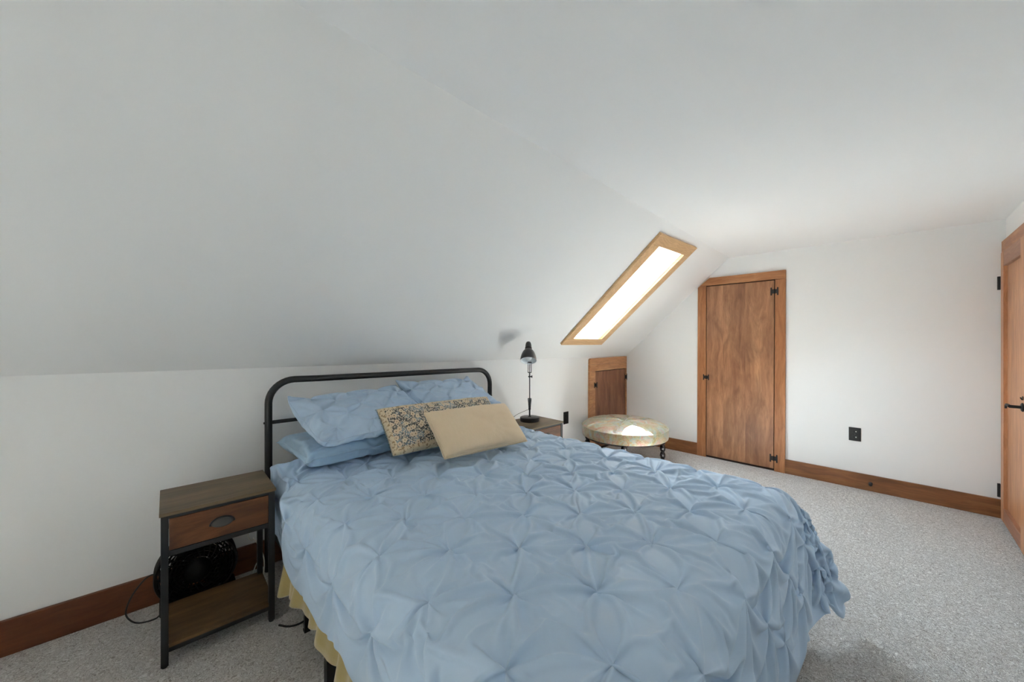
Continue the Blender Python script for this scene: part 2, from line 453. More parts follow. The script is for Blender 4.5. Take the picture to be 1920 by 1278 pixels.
# tan woven cushion
m, nt, b = new_mat('tan_weave')
v = coords(nt)
wx = N(nt, 'ShaderNodeTexWave', Scale=95, Distortion=1.5); wx.bands_direction = 'X'; lnk(nt, v, wx.inputs['Vector'])
wy = N(nt, 'ShaderNodeTexWave', Scale=95, Distortion=1.5); wy.bands_direction = 'Y'; lnk(nt, v, wy.inputs['Vector'])
wv2 = math_(nt, 'MULTIPLY', wx.outputs['Fac'], wy.outputs['Fac'])
n2 = noise_(nt, coords(nt, (260, 30, 30)), 1, 3)
col = mixc(nt, wv2, (.80,.61,.42), (.92,.75,.55)); col = mixc(nt, math_(nt, 'MULTIPLY', n2, .5), col, (.68,.54,.30))
lnk(nt, col, b.inputs['Base Color']); b.inputs['Roughness'].default_value = .9; b.inputs['Sheen Weight'].default_value = .25
bump(nt, b, wv2, .5, .002); M['tan'] = m

# pastel patchwork brocade of the ottoman
m, nt, b = new_mat('pastel_brocade')
v = coords(nt, (1,1,1))
n1 = N(nt, 'ShaderNodeTexNoise', Scale=7, Detail=4, Distortion=1.8); lnk(nt, v, n1.inputs['Vector'])
sp = N(nt, 'ShaderNodeSeparateColor'); lnk(nt, n1.outputs['Color'], sp.inputs[0])
c = ramp(nt, sp.outputs[0], [(.34, (.25,.095,.035)), (.42, (.33,.22,.095)), (.50, (.25,.26,.17)), (.57, (.21,.29,.28)), (.66, (.37,.18,.13))])
c = mixc(nt, ramp(nt, sp.outputs[1], [(.46,(0,0,0)),(.60,(.8,)*3)]), c, (.19,.17,.055))
c = mixc(nt, ramp(nt, sp.outputs[2], [(.50,(0,0,0)),(.66,(.75,)*3)]), c, (.33,.13,.10))
fl = noise_(nt, v, 38, 3, .6, 2.5)
c = mixc(nt, ramp(nt, fl, [(.48,(0,0,0)),(.56,(.55,)*3)]), c, (.36,.32,.22))
lnk(nt, c, b.inputs['Base Color']); b.inputs['Roughness'].default_value = .38; b.inputs['Sheen Weight'].default_value = .2; b.inputs['Specular IOR Level'].default_value = .5
bump(nt, b, fl, .12, .003); M['brocade'] = m

# thin window glass
m = bpy.data.materials.new('window_glass'); m.use_nodes = True; nt = m.node_tree; nt.nodes.clear()
o_ = N(nt, 'ShaderNodeOutputMaterial'); tr = N(nt, 'ShaderNodeBsdfTransparent'); tr.inputs[0].default_value = (.94,.96,.96,1)
gl = N(nt, 'ShaderNodeBsdfGlossy', Roughness=.02); fr = N(nt, 'ShaderNodeFresnel', IOR=1.45); mx = N(nt, 'ShaderNodeMixShader')
lnk(nt, fr.outputs[0], mx.inputs[0]); lnk(nt, tr.outputs[0], mx.inputs[1]); lnk(nt, gl.outputs[0], mx.inputs[2]); lnk(nt, mx.outputs[0], o_.inputs[0])
M['glass'] = m

# ------------------------------------------------------------- the setting
bm = bmn(); box(bm, (XB-.1, YR-.1, -.1), (XE+.1, 2.75, 0)); tag(obj('floor', bm, M['carpet']), 'flecked grey and beige carpet floor', 'floor', kind='structure')
bm = bmn(); box(bm, (XE, YR-.12, 0), (XE+.12, 2.7, 2.4)); tag(obj('wall_end', bm, M['wall']), 'white end wall with the plank door', 'wall', kind='structure')
bm = bmn(); box(bm, (XB-.12, YR-.12, 0), (XE, YR, 2.3)); tag(obj('wall_right', bm, M['wall']), 'white wall at the right with the panelled door', 'wall', kind='structure')
K0 = Vector((-.378, 2.505, 1.121)); K1 = Vector((XE, 2.353, 1.06)); T0 = Vector((.271, 1.058, ZC)); T1 = Vector((XE, 1.178, ZC))
def kline(x): return K0 + (K1-K0)*((x-K0.x)/(K1.x-K0.x))
def tline(x): return T0 + (T1-T0)*((x-T0.x)/(T1.x-T0.x))
bm = bmn()
prism(bm, [(XB,0),(XE,0),(XE,1),(XB,1)], lambda x, t: Vector((x, kline(x).y, t*kline(x).z)), lambda x, t: Vector((x, kline(x).y+.12, t*kline(x).z)))
tag(obj('wall_left', bm, M['wall']), 'low white knee wall behind the bed', 'wall', kind='structure')
# sloped plane with the skylight opening left out
SK = dict(ob=(2.831, 3.508), ot=(2.718, 3.442), ib=(2.928, 3.399), it=(2.849, 3.337))
SV = [0, .155, .215, .945, 1.0]     # filled in below
def S(x, s):                        # point of the slope at x, s metres up from the knee wall
    a, t = kline(x), tline(x); d = (t-a); return a + d*(s/d.length)
SLEN = (tline(3.1)-kline(3.1)).length
SNOR = None
def slope_n(x, s):
    e = 1e-3; u = S(x+e, s)-S(x-e, s); w = S(x, s+e)-S(x, s-e); n = u.cross(w).normalized()
    return n if n.y > 0 else -n     # outward (up, away from the room)
IB, IT = .337, 1.4625               # opening along the slope
def xin(s, k): return SK['ib'][k] + (SK['it'][k]-SK['ib'][k])*(s-IB)/(IT-IB)
bm = bmn()
ss = [0, .11, .22, IB] + [IB+(IT-IB)*k/8 for k in range(1,9)] + [None]
DX2 = -4.3; WX2 = .15                        # added unseen skylight near the gable; its sun patch brightens the left side
def srow(s):
    p, q = xin(s, 0), xin(s, 1)
    xs = [XB + (p+DX2-WX2-XB)*k/3 for k in range(4)] + [p+DX2-WX2+(q-p+WX2)*k/3 for k in (1,2,3)]
    xs += [q+DX2+(p-q-DX2)*k/9 for k in range(1,10)]
    xs += [p+(q-p)*k/3 for k in (1,2,3)] + [q+(XE-q)*k/4 for k in (1,2,3,4)]
    return xs
rows = []
for s in ss:
    if s is None: rows.append([bm.verts.new(tline(x)) for x in srow(IT)])
    else: rows.append([bm.verts.new(S(x, s)) for x in srow(s if s >= IB else IB)])
for i in range(len(rows)-1):
    hole = ss[i] is not None and ss[i] >= IB-1e-6 and ss[i+1] is not None
    for j in range(len(rows[0])-1):
        if hole and ((i >= 6 and 3 <= j < 6) or 15 <= j < 18): continue
        bm.faces.new((rows[i][j], rows[i][j+1], rows[i+1][j+1], rows[i+1][j]))
o = obj('wall_slope', bm, M['wall'])
md = o.modifiers.new('thickness', 'SOLIDIFY'); md.thickness = .10; md.offset = 1 if o.data.polygons[0].normal.y > 0 else -1
tag(o, 'white sloped wall under the roof with the skylight', 'sloped wall', kind='structure')
bm = bmn()
prism(bm, [(XB,0),(XE,0),(XE,1),(XB,1)], lambda x, t: Vector((x, YR + t*(tline(x).y-YR), ZC)), lambda x, t: Vector((x, YR-.1 + t*(tline(x).y+.02-YR+.1), ZC+.1)))
tag(obj('ceiling', bm, M['ceil']), 'flat white ceiling', 'ceiling', kind='structure')
# gable wall behind the camera
bm = bmn(); box(bm, (XB-.12, YR-.12, 0), (XB, 2.75, 2.3)); tag(obj('wall_back', bm, M['wall']), 'white gable wall behind the viewer', 'wall', kind='structure')

# baseboards (separate runs between the casings)
bm = bmn(); x1 = 3.535
prism(bm, [(XB,0),(x1,0),(x1,.142),(XB,.142)], lambda x, z: Vector((x, kline(x).y, z)), lambda x, z: Vector((x, kline(x).y-.018, z)), .002)
tag(obj('baseboard_left', bm, M['base_x']), 'dark reddish wooden baseboard along the knee wall', 'baseboard', kind='structure')
bm = bmn(); box(bm, (XE-.018, YR, 0), (XE, .699, .132), .002); tag(obj('baseboard_end', bm, M['base_y']), 'brown wooden baseboard right of the plank door', 'baseboard', kind='structure')
bm = bmn(); box(bm, (XE-.018, 1.489, 0), (XE, 2.33, .132), .002); tag(obj('baseboard_corner', bm, M['base_y']), 'brown wooden baseboard between the plank door and the corner', 'baseboard', kind='structure')
bm = bmn(); box(bm, (XB, YR, 0), (3.529, YR+.018, .132), .002); tag(obj('baseboard_right', bm, M['base_x']), 'wooden baseboard along the right wall', 'baseboard', kind='structure')

def h_hinge(bm, w, h, t):
    """H hinge in the local y-z plane: two upright leaves tied by a waisted middle, pin at y=0"""
    for s in (-1, 1):
        y0, y1 = sorted((s*w*.62, s*w)); box(bm, (-t, y0, -h/2), (0, y1, h/2), .001)
        y0, y1 = sorted((s*.002, s*w*.66)); box(bm, (-t*.9, y0, -h*.27), (0, y1, h*.27), .001)
    lathe(bm, [(.0045,-h*.3),(.0055,-h*.27),(.0055,h*.27),(.0045,h*.3)], 10, Matrix.Translation((-t-.001,0,0)))

# door 1: plank door in the end wall, one corner of the casing cut by the slope
d = thing('door_1', 'stained plank door with a clipped upper left casing in the end wall', 'door', (XE, 0, 0), kind='structure')
f0 = lambda y, z: Vector((-.022, y, z)); f1 = lambda y, z: Vector((-.0005, y, z))
bm = bmn(); prism(bm, [(1.487,0),(1.398,0),(1.394,1.846),(1.465,1.846),(1.479,1.835)], f0, f1, .0015); obj('casing_left', bm, M['trim_z'], d)
bm = bmn(); prism(bm, [(1.463,1.848),(.691,1.848),(.691,1.930),(1.361,1.930)], f0, f1, .0015); obj('casing_head', bm, M['trim_y'], d)
bm = bmn(); prism(bm, [(.783,0),(.697,0),(.691,1.846),(.775,1.846)], f0, f1, .0015); obj('casing_right', bm, M['trim_z'], d)
bm = bmn(); box(bm, (-.006,.77,.0), (-.0006,1.40,1.85)); obj('gap_backing', bm, M['gap'], d)
bm = bmn(); prism(bm, [(1.392,.022),(.789,.022),(.782,1.839),(1.388,1.839)], lambda y, z: Vector((-.019,y,z)), lambda y, z: Vector((-.0062,y,z)), .0015); obj('door_panel', bm, M['plank'], d)
for z, yy in ((1.733,.780), (.123,.787)):
    bm = bmn(); h_hinge(bm, .032, .075, .003); q = obj('hinge', bm, M['iron'], d); q.location = (-.0225, yy, z)
bm = bmn(); h_hinge(bm, .030, .06, .003); box(bm, (-.014,-.006,-.008), (-.003,.012,.008), .002); q = obj('latch', bm, M['iron'], d); q.location = (-.0225, 1.394, .862)

# door 2: small access door at the end of the knee wall
d = thing('door_2', 'small wooden access door in the knee wall behind the round ottoman', 'door', (3.54, kline(3.54).y, 0), WANG, kind='structure')
XR = .795; 
g0 = lambda x, z: Vector((x,-.024,z)); g1 = lambda x, z: Vector((x,-.0005,z))
bm = bmn(); prism(bm, [(0,0),(.114,0),(.118,.907),(.006,.907)], g0, g1, .0015); obj('casing_left', bm, M['trim_skylit'], d)
bm = bmn(); prism(bm, [(.006,.909),(XR,.909),(XR,.985),(.008,.985)], g0, g1, .0015); prism(bm, [(.008,.9865),(XR,.9865),(XR,1.058),(.026,1.055),(.010,1.042)], g0, g1, .0015); obj('casing_head', bm, M['trim_skylit'], d)
bm = bmn(); prism(bm, [(.772,0),(XR,0),(XR,.907),(.772,.907)], g0, g1, .0015); obj('casing_right', bm, M['trim_skylit'], d)
bm = bmn(); box(bm, (.113,-.006,0), (.774,-.0006,.908)); obj('gap_backing', bm, M['gap'], d)
bm = bmn(); box(bm, (.121,-.020,.03), (.766,-.0062,.901), .0015); obj('door_panel', bm, M['plank_small'], d)
Rz = Matrix.Rotation(-PI/2, 4, 'Z')
bm = bmn(); h_hinge(bm, .030, .065, .003); q = obj('latch', bm, M['iron'], d); q.location = (.119,-.0245,.75); q.rotation_euler = (0,0,PI/2)
bm = bmn(); h_hinge(bm, .028, .08, .003); q = obj('hinge', bm, M['iron'], d); q.location = (.770,-.0245,.80); q.rotation_euler = (0,0,PI/2)

# door 3: framed panel door in the right wall
d = thing('door_3', 'framed pine panel door with black lever in the right wall', 'door', (0, YR, 0), kind='structure')
k0 = lambda x, z: Vector((x,.020,z)); k1 = lambda x, z: Vector((x,.0005,z))
bm = bmn(); prism(bm, [(XE-.002,0),(4.292,0),(4.292,1.881),(XE-.002,1.881)], k0, k1, .0015); obj('casing_left', bm, M['trim_z'], d)
bm = bmn(); prism(bm, [(XE-.002,1.8825),(3.53,1.8825),(3.53,1.964),(XE-.002,1.964)], k0, k1, .0015); obj('casing_head', bm, M['trim_x'], d)
bm = bmn(); prism(bm, [(3.618,0),(3.53,0),(3.53,1.881),(3.618,1.881)], k0, k1, .0015); obj('casing_right', bm, M['trim_z'], d)
bm = bmn(); box(bm, (3.615,.0006,0), (4.295,.005,1.882)); obj('gap_backing', bm, M['gap'], d)
leaf = (3.633, 4.287)
bm = bmn(); box(bm, (4.205,.0052,.012), (leaf[1],.030,1.876), .0015); obj('stile', bm, M['pine'], d)
bm = bmn(); box(bm, (leaf[0],.0052,.012), (3.728,.030,1.876), .0015); obj('stile', bm, M['pine'], d)
bm = bmn(); box(bm, (3.7285,.0052,1.775), (4.2045,.0295,1.875), .0015); obj('rail', bm, M['pine_x'], d)
bm = bmn(); box(bm, (3.7285,.0052,.013), (4.2045,.0295,.105), .0015); obj('rail', bm, M['pine_x'], d)
bm = bmn(); box(bm, (3.729,.0052,.106), (4.204,.012,1.774)); obj('door_panel', bm, M['pine'], d)
for z in (1.667, .205):
    bm = bmn(); box(bm, (-.012,0,-.047), (.012,.004,.047), .001); lathe(bm, [(.007,-.047),(.007,.047)], 12, Matrix.Translation((0,.007,0))); q = obj('hinge', bm, M['iron'], d); q.location = (4.300,.0305,z)
h = obj('handle', (lambda bm: (lathe(bm, [(.026,0),(.026,.004),(.020,.008)], 24, Matrix.Translation((3.662,.0302,.872)) @ Matrix.Rotation(-PI/2,4,'X')), lathe(bm, [(.009,0),(.009,.045)], 14, Matrix.Translation((3.662,.036,.872)) @ Matrix.Rotation(-PI/2,4,'X')), tube(bm, smooth_path([(3.655,.078,.873),(3.70,.080,.876),(3.745,.079,.872),(3.768,.078,.850)],6), lambda t: .0085-.003*t, 10), bm)[-1])(bmn()), M['iron'], d); auto_smooth(h)
bm = bmn(); lathe(bm, [(.012,0),(.012,.003)], 16, Matrix.Translation((3.662,.0302,.925)) @ Matrix.Rotation(-PI/2,4,'X')); tube(bm, [(3.662,.034,.915),(3.662,.040,.930)], .003, 8); q = obj('thumb_turn', bm, M['iron'], d)

# window 1: the skylight
def skylight(name, label, dx, DEEP, IB, wx=0):
    def xin(s, k): return SK['ib'][k] + (SK['it'][k]-SK['ib'][k])*(s-.337)/(1.4625-.337) - (wx if k == 0 else 0)
    w = thing(name, label, 'window', kind='structure')
    CT = .024
    def slab(bm, q, t, bev=.0015):
        """q: four (x, s) corners on the slope; a board standing t proud into the room"""
        a = [S(x+dx, s)-slope_n(x+dx, s)*.0008 for x, s in q]; b_ = [S(x+dx, s)-slope_n(x+dx, s)*t for x, s in q]
        va = [bm.verts.new(p) for p in a]; vb = [bm.verts.new(p) for p in b_]
        f = [bm.faces.new(va), bm.faces.new(vb[::-1])]
        for i in range(4): f.append(bm.faces.new((va[i], vb[i], vb[(i+1)%4], va[(i+1)%4])))
        bmesh.ops.bevel(bm, geom=list({e for x in f for e in x.edges}), offset=bev, segments=1, affect='EDGES')
    OB, OT = IB-.094, 1.560
    def xo(s, k): return SK['ob'][k] + (SK['ot'][k]-SK['ob'][k])*(s-.243)/(1.560-.243) - (wx if k == 0 else 0)
    g = .0006
    for nm, q, mt in (('casing_bottom', [(xo(OB,0),OB),(xo(OB,1),OB),(xo(IB,1),IB-g),(xo(IB,0),IB-g)], 'sky_woodx'),
                      ('casing_top', [(xo(IT,0),IT+g),(xo(IT,1),IT+g),(xo(OT,1),OT),(xo(OT,0),OT)], 'sky_woodx'),
                      ('casing_left', [(xo(IB,0),IB),(xin(IB,0)-.004,IB),(xin(IT,0)-.004,IT),(xo(IT,0),IT)], 'sky_wood'),
                      ('casing_right', [(xin(IB,1)+.004,IB),(xo(IB,1),IB),(xo(IT,1),IT),(xin(IT,1)+.004,IT)], 'sky_wood')):
        bm = bmn(); slab(bm, q, CT); obj(nm, bm, M[mt], w)
    def W(x, s, t): return S(x+dx, s) + slope_n(3.1+dx, .9)*t
    def well(p, out, nm, mt):
        """board lining one side of the shaft; p: two (x, s) ends, out: (dx, ds) thickness direction"""
        bm = bmn(); vs = []
        for (x, s) in p:
            for t in (0.0, DEEP):
                for k in (0, 1): vs.append(bm.verts.new(W(x+out[0]*k, s+out[1]*k, t)))
        A = lambda i, t, k: vs[i*4+t*2+k]
        for q in ((A(0,0,0),A(1,0,0),A(1,1,0),A(0,1,0)), (A(0,0,1),A(0,1,1),A(1,1,1),A(1,0,1)), (A(0,0,0),A(0,0,1),A(1,0,1),A(1,0,0)), (A(0,1,0),A(1,1,0),A(1,1,1),A(0,1,1)), (A(0,0,0),A(0,1,0),A(0,1,1),A(0,0,1)), (A(1,0,0),A(1,0,1),A(1,1,1),A(1,1,0))): bm.faces.new(q)
        obj(nm, bm, M[mt], w)
    e = .012
    well([(xin(IB,0),IB-e),(xin(IT,0),IT+e)], (-.02,0), 'shaft_board_left', 'shaft')
    well([(xin(IB,1),IB-e),(xin(IT,1),IT+e)], (.02,0), 'shaft_board_right', 'shaft')
    well([(xin(IB,0),IB),(xin(IB,1),IB)], (0,-.02), 'shaft_board_bottom', 'shaft')
    well([(xin(IT,0),IT),(xin(IT,1),IT)], (0,.02), 'shaft_board_top', 'shaft')
    bm = bmn()
    def bar(x0, x1, s0, s1, t0=DEEP-.07, t1=DEEP-.02):
        vs = [bm.verts.new(W(x, s, t)) for t in (t0, t1) for x, s in ((x0(s0),s0),(x1(s0),s0),(x1(s1),s1),(x0(s1),s1))]
        for q in ((0,1,2,3),(4,7,6,5),(0,4,5,1),(1,5,6,2),(2,6,7,3),(3,7,4,0)): bm.faces.new([vs[i] for i in q])
    L_ = lambda s: xin(s,0)+.001; L2 = lambda s: xin(s,0)+.035; R_ = lambda s: xin(s,1)-.001; R2 = lambda s: xin(s,1)-.035
    bar(L_, L2, IB+.001, IT-.001); bar(R2, R_, IB+.001, IT-.001); bar(L2, R2, IB+.001, IB+.035); bar(L2, R2, IT-.035, IT-.001)
    obj('sash', bm, M['sky_wood'], w)
    bm = bmn(); bar(L2, R2, IB+.035, IT-.035, DEEP-.047, DEEP-.042); obj('pane', bm, M['glass'], w)
    l = bpy.data.lights.new('skylight_portal', 'AREA'); l.shape = 'RECTANGLE'; l.size = .46+wx; l.size_y = IT-IB; l.cycles.is_portal = True
    o = link(bpy.data.objects.new('skylight_portal', l)); o.location = W((xin(.9,0)+xin(.9,1))/2, (IB+IT)/2, DEEP-.03); o.rotation_euler = (-slope_n(3.1+dx,.9)).to_track_quat('-Z','Y').to_euler()
skylight('window_1', 'narrow skylight with pale wood frame in the sloped wall', 0, .34, IB)
skylight('window_added', 'added unseen skylight near the gable wall, behind the viewer', DX2, .70, ss[6], WX2)  # not a known opening; added to light the left slope from below

# wall plates and the stop on the baseboard
def outlet(name, label, loc, rz, wid, hgt, usb):
    t = thing(name, label, 'outlet', loc, rz)
    bm = bmn(); box(bm, (-.006,-wid/2,-hgt/2), (-.0003,wid/2,hgt/2), .0022); obj('plate', bm, M['blackplastic'], t)
    for z in (-.024, .024):
        bm = bmn(); box(bm, (-.0085,-.016,z-.014), (-.0055,.016,z+.014), .002)
        q = obj('receptacle', bm, M['blackplastic'], t)
        if usb:
            bm = bmn(); box(bm, (-.0096,-.011,z-.004), (-.0082,-.004,z+.004), .0005); obj('socket_glint', bm, M['cable_white'], q)
    bm = bmn(); lathe(bm, [(.003,0),(.003,.0012)], 10, Matrix.Translation((-.0058,0,0)) @ Matrix.Rotation(-PI/2,4,'Y')); obj('screw', bm, M['pewter'], t)
outlet('wall_outlet', 'black outlet plate on the end wall right of the plank door', (XE,.210,.457), 0, .078, .114, True)
outlet('wall_outlet', 'black outlet plate on the knee wall beside the lamp nightstand', (3.154, kline(3.154).y, .447), WANG+PI/2, .080, .128, False)
t = thing('door_stop', 'small black round bumper on the end wall baseboard', 'door stop', (XE-.0182,.112,.064))
bm = bmn(); lathe(bm, [(.013,0),(.013,.006),(.009,.010),(.009,.026),(.012,.028),(.012,.038),(.008,.041)], 20, Matrix.Rotation(-PI/2,4,'Y')); q = auto_smooth(obj('bumper', bm, M['blackplastic'], t))
# --------------------------------------------------------------- furniture
def copy_tree(o, parent=None):
    c = o.copy(); C.objects.link(c)
    if parent: c.parent = parent
    for ch in list(o.children): copy_tree(ch, c)
    return c
# nightstand: black tube frame, rustic top, drawer and shelf.  Local x runs along the wall, -y is the front
NW, ND, NH = .385, .320, .600
def nightstand(label, loc, rz):
    t = thing('nightstand', label, 'nightstand', loc, rz, 'nightstands either side of the bed')
    hx, hy = NW/2, ND/2
    bm = bmn(); box(bm, (-hx,-hy,NH-.013), (hx,hy,NH), .002); obj('tabletop', bm, M['rustic_top'], t)
    for sx in (-1,1):
        for sy in (-1,1):
            bm = bmn(); x = sx*(hx-.016); y = sy*(hy-.016)
            box(bm, (x-.0115,y-.0115,.006), (x+.0115,y+.0115,NH-.0135), .0015); q = obj('leg', bm, M['black'], t)
            bm = bmn(); lathe(bm, [(.009,0),(.010,.006)], 14, Matrix.Translation((x,y,0))); obj('foot', bm, M['blackplastic'], q)
    for z0, z1 in ((NH-.026,NH-.014),(.428,.448),(.056,.074)):
        bm = bmn()
        for sy in (-1,1): box(bm, (-hx+.0075,sy*(hy-.016)-.009,z0), (hx-.0075,sy*(hy-.016)+.009,z1), .001)
        for sx in (-1,1): box(bm, (sx*(hx-.016)-.009,-hy+.008,z0), (sx*(hx-.016)+.009,hy-.008,z1), .001)
        obj('frame_rail', bm, M['black'], t)
    bm = bmn(); box(bm, (-hx+.006,-hy+.028,.0745), (hx-.006,hy-.006,.087), .0015); box(bm, (-hx+.028,-hy+.006,.0745), (hx-.028,-hy+.0281,.087)); obj('shelf', bm, M['rustic_shelf'], t)
    bm = bmn(); box(bm, (-hx+.0285,-hy+.006,.4495), (hx-.0285,-hy+.022,NH-.0275), .003); d = obj('drawer', bm, M['rustic'], t)
    bm = bmn(); box(bm, (-hx+.0285,-hy+.0225,.452), (hx-.0285,hy-.03,NH-.031), .002); obj('drawer_box', bm, M['blackplastic'], d)
    # cup pull: half ellipsoid shell with a thin flange
    bm = bmn(); P = []
    for i in range(17):
        a = PI*i/16; row = []
        for j in range(9):
            bb = (PI/2)*j/8
            row.append((-.036*math.cos(a), -hy+.0058-.022*math.sin(a)*math.sin(bb), .507+.022*math.sin(a)*math.cos(bb)-.010*math.sin(a)*math.sin(bb)))
        P.append(row)
    grid_mesh(bm, P); bmesh.ops.remove_doubles(bm, verts=bm.verts, dist=.0003)
    h = obj('cup_pull', bm, M['pewter'], d, True)
    md = h.modifiers.new('thickness','SOLIDIFY'); md.thickness = .0022; md.offset = -1
    bm = bmn(); tube(bm, [(-.041*math.cos(PI*k/20), -hy+.0058, .503+.028*math.sin(PI*k/20)) for k in range(21)], .0028, 8); tube(bm, [(-.041,-hy+.0058,.5035),(.041,-hy+.0058,.5035)], .0022, 8); obj('flange', bm, M['iron'], h, True)
    return t
nightstand('rustic black framed nightstand left of the bed, black fan behind it', (.238, 2.112, 0), WANG)
nightstand('rustic black framed nightstand beyond the bed with the desk lamp on it', (2.262, 2.045, 0), WANG)

# fan standing between the left nightstand and the wall
f = thing('floor_fan', 'round black floor fan behind the left nightstand', 'fan', (.185, 2.372, 0), WANG)
FR, FZ = .150, .168
RX = Matrix.Translation((0,0,FZ)) @ Matrix.Rotation(PI/2, 4, 'X')      # lathe axis -> -y
bm = bmn(); lathe(bm, [(FR-.006,-.045),(FR+.002,-.047),(FR+.006,-.035),(FR+.006,.035),(FR+.002,.047),(FR-.006,.045),(FR-.008,.030),(FR-.008,-.030),(FR-.006,-.045)], 56, RX, False); auto_smooth(obj('housing', bm, M['fanblack'], f))
def grille(name, y, spiral, hr):
    bm = bmn()
    for r in (.045,.058,.071,.084,.097,.110,.123,.136):
        tube(bm, [RX @ Vector((r*math.cos(2*PI*k/48), r*math.sin(2*PI*k/48), y)) for k in range(48)], .0028, 6, True)
    for k in range(24):
        a = 2*PI*k/24
        tube(bm, [RX @ Vector(((.040+.1025*q/6)*math.cos(a+spiral*q/6), (.040+.1025*q/6)*math.sin(a+spiral*q/6), y)) for q in range(7)], .0030, 6)
    lathe(bm, [(.001,y-.006),(hr,y-.005),(hr,y+.005),(.001,y+.006)], 32, RX)
    return obj(name, bm, M['fanblack'], f, True)
grille('front_grille', .040, .5, .052); grille('rear_grille', -.040, -.3, .092)
bm = bmn(); lathe(bm, [(.001,-.03),(.038,-.03),(.038,.025),(.001,.03)], 28, RX); hub = auto_smooth(obj('hub', bm, M['fanblack'], f))
for k in range(3):
    bm = bmn(); P = []
    for i in range(9):
        r = .036+.10*i/8; row = []
        for j in range(9):
            a = 2*PI*k/3 + (j/8-.5)*(1.15+.25*i/8) + PI*7/6
            row.append(RX @ Vector((r*math.cos(a), r*math.sin(a), .020*(j/8-.5)*2)))
        P.append(row)
    grid_mesh(bm, P); q = obj('blade', bm, M['fanblack'], f, True); md = q.modifiers.new('thickness','SOLIDIFY'); md.thickness = .002
bm = bmn(); box(bm, (-.135,-.050,0), (.150,.052,.048), .008); box(bm, (-.10,-.030,.04), (.10,.030,.062), .004); obj('base', bm, M['fanblack'], f)
bm = bmn(); lathe(bm, [(.014,0),(.013,.012),(.010,.014)], 18, Matrix.Translation((-.03,.046,FZ)) @ Matrix.Rotation(-PI/2,4,'X')); obj('speed_knob', bm, M['fanblack'], f)
bm = bmn(); tube(bm, smooth_path([(-.130,.035,.155),(-.155,.04,.172),(-.185,.03,.165),(-.225,.015,.115),(-.243,.005,.055),(-.225,-.01,.018),(-.195,-.03,.006),(-.150,-.04,.005),(-.128,-.03,.012)], 8), .0032, 8); obj('power_cord', bm, M['cable_black'], f, True)
bm = bmn(); tube(bm, smooth_path([(.405,2.425,.41),(.402,2.43,.30),(.398,2.42,.215),(.412,2.41,.19),(.418,2.40,.205)],6), .0028, 8)
tube(bm, smooth_path([(.418,2.40,.205),(.440,2.36,.16),(.452,2.33,.11),(.448,2.31,.05),(.43,2.29,.012),(.40,2.285,.006),(.375,2.30,.006)],8), .0028, 8)
tube(bm, smooth_path([(.375,2.30,.006),(.40,2.34,.03),(.425,2.355,.085),(.445,2.345,.10)],8), .0028, 8)
tag(obj('charging_cable', bm, M['cable_white'], None, True), 'thin white cable looped on the carpet behind the left nightstand', 'cable')
bm = bmn(); tube(bm, smooth_path([(.425,1.90,.006),(.455,1.86,.006),(.50,1.845,.006),(.56,1.87,.006),(.66,1.93,.006),(.8,2.02,.006)],8), .004, 8)
tag(obj('extension_cable', bm, M['cable_black'], None, True), 'black cable on the carpet running under the bed', 'cable')

# bed frame with tubular headboard
bed = thing('bed_frame', 'black metal bed frame with rounded tubular headboard', 'bed frame', (0,0,0))
HL = Vector((.487, 2.400, 0)); HR = Vector((2.060, 2.352, 0)); ZL, ZR = 1.042, 1.022
def hb(t, z): return HL + (HR-HL)*t + Vector((0,0,z))
RC = .125; rad = .0185
pts = [hb(0, 0), hb(0, .3), hb(0, .7)]
Lx = (HR-HL).length
pts = [hb(0,0), hb(0,.45), hb(0,ZL-RC)]
pts += [hb(RC/Lx*(1-math.cos(a)), ZL-RC+RC*math.sin(a)) for a in [PI/2*k/10 for k in range(1,11)]]
pts += [hb(k/6, ZL+(ZR-ZL)*k/6) for k in range(1,6)]
pts += [hb(1-RC/Lx*(1-math.cos(a)), ZR-RC+RC*math.sin(a)) for a in [PI/2*(10-k)/10 for k in range(0,11)]]
pts += [hb(1,.45), hb(1,0)]
bm = bmn(); tube(bm, pts, rad, 18); auto_smooth(obj('headboard_tube', bm, M['black'], bed))
for z in (.812, .506):
    bm = bmn(); tube(bm, [hb(.008,z), hb(.5,z-.006), hb(.992,z-.012)], .0105, 12); q = auto_smooth(obj('headboard_rail', bm, M['black'], bed))
    for t in (0,1):
        bm = bmn(); p = hb(t, z-.012*t)+Vector((-.019 if t == 0 else .019,0,0)); lathe(bm, [(.006,-.004),(.006,.003),(.003,.0045)], 12, Matrix.Translation(p) @ Matrix.Rotation(-PI/2 if t == 0 else PI/2,4,'Y')); obj('rail_bolt', bm, M['iron'], q)
BX0, BX1, BY0, BY1 = .475, 2.015, .355, 2.38
for x0, x1, y0, y1 in ((BX0,BX0+.03,BY0,BY1-.02),(BX1-.03,BX1,BY0,BY1-.02)):
    bm = bmn(); box(bm, (x0,y0,.245), (x1,y1,.285), .002); obj('side_rail', bm, M['black'], bed)
bm = bmn(); box(bm, (BX0+.031,BY0,.245), (BX1-.031,BY0+.03,.285), .002); obj('foot_rail', bm, M['black'], bed)
bm = bmn(); box(bm, (1.23,BY0+.031,.245), (1.26,BY1-.03,.285), .002); obj('centre_rail', bm, M['black'], bed)
for k in range(10):
    y = BY0+.12+k*.205; bm = bmn(); box(bm, (BX0+.005,y,.2855), (BX1-.005,y+.05,.298), .002); obj('slat', bm, M['black'], bed)
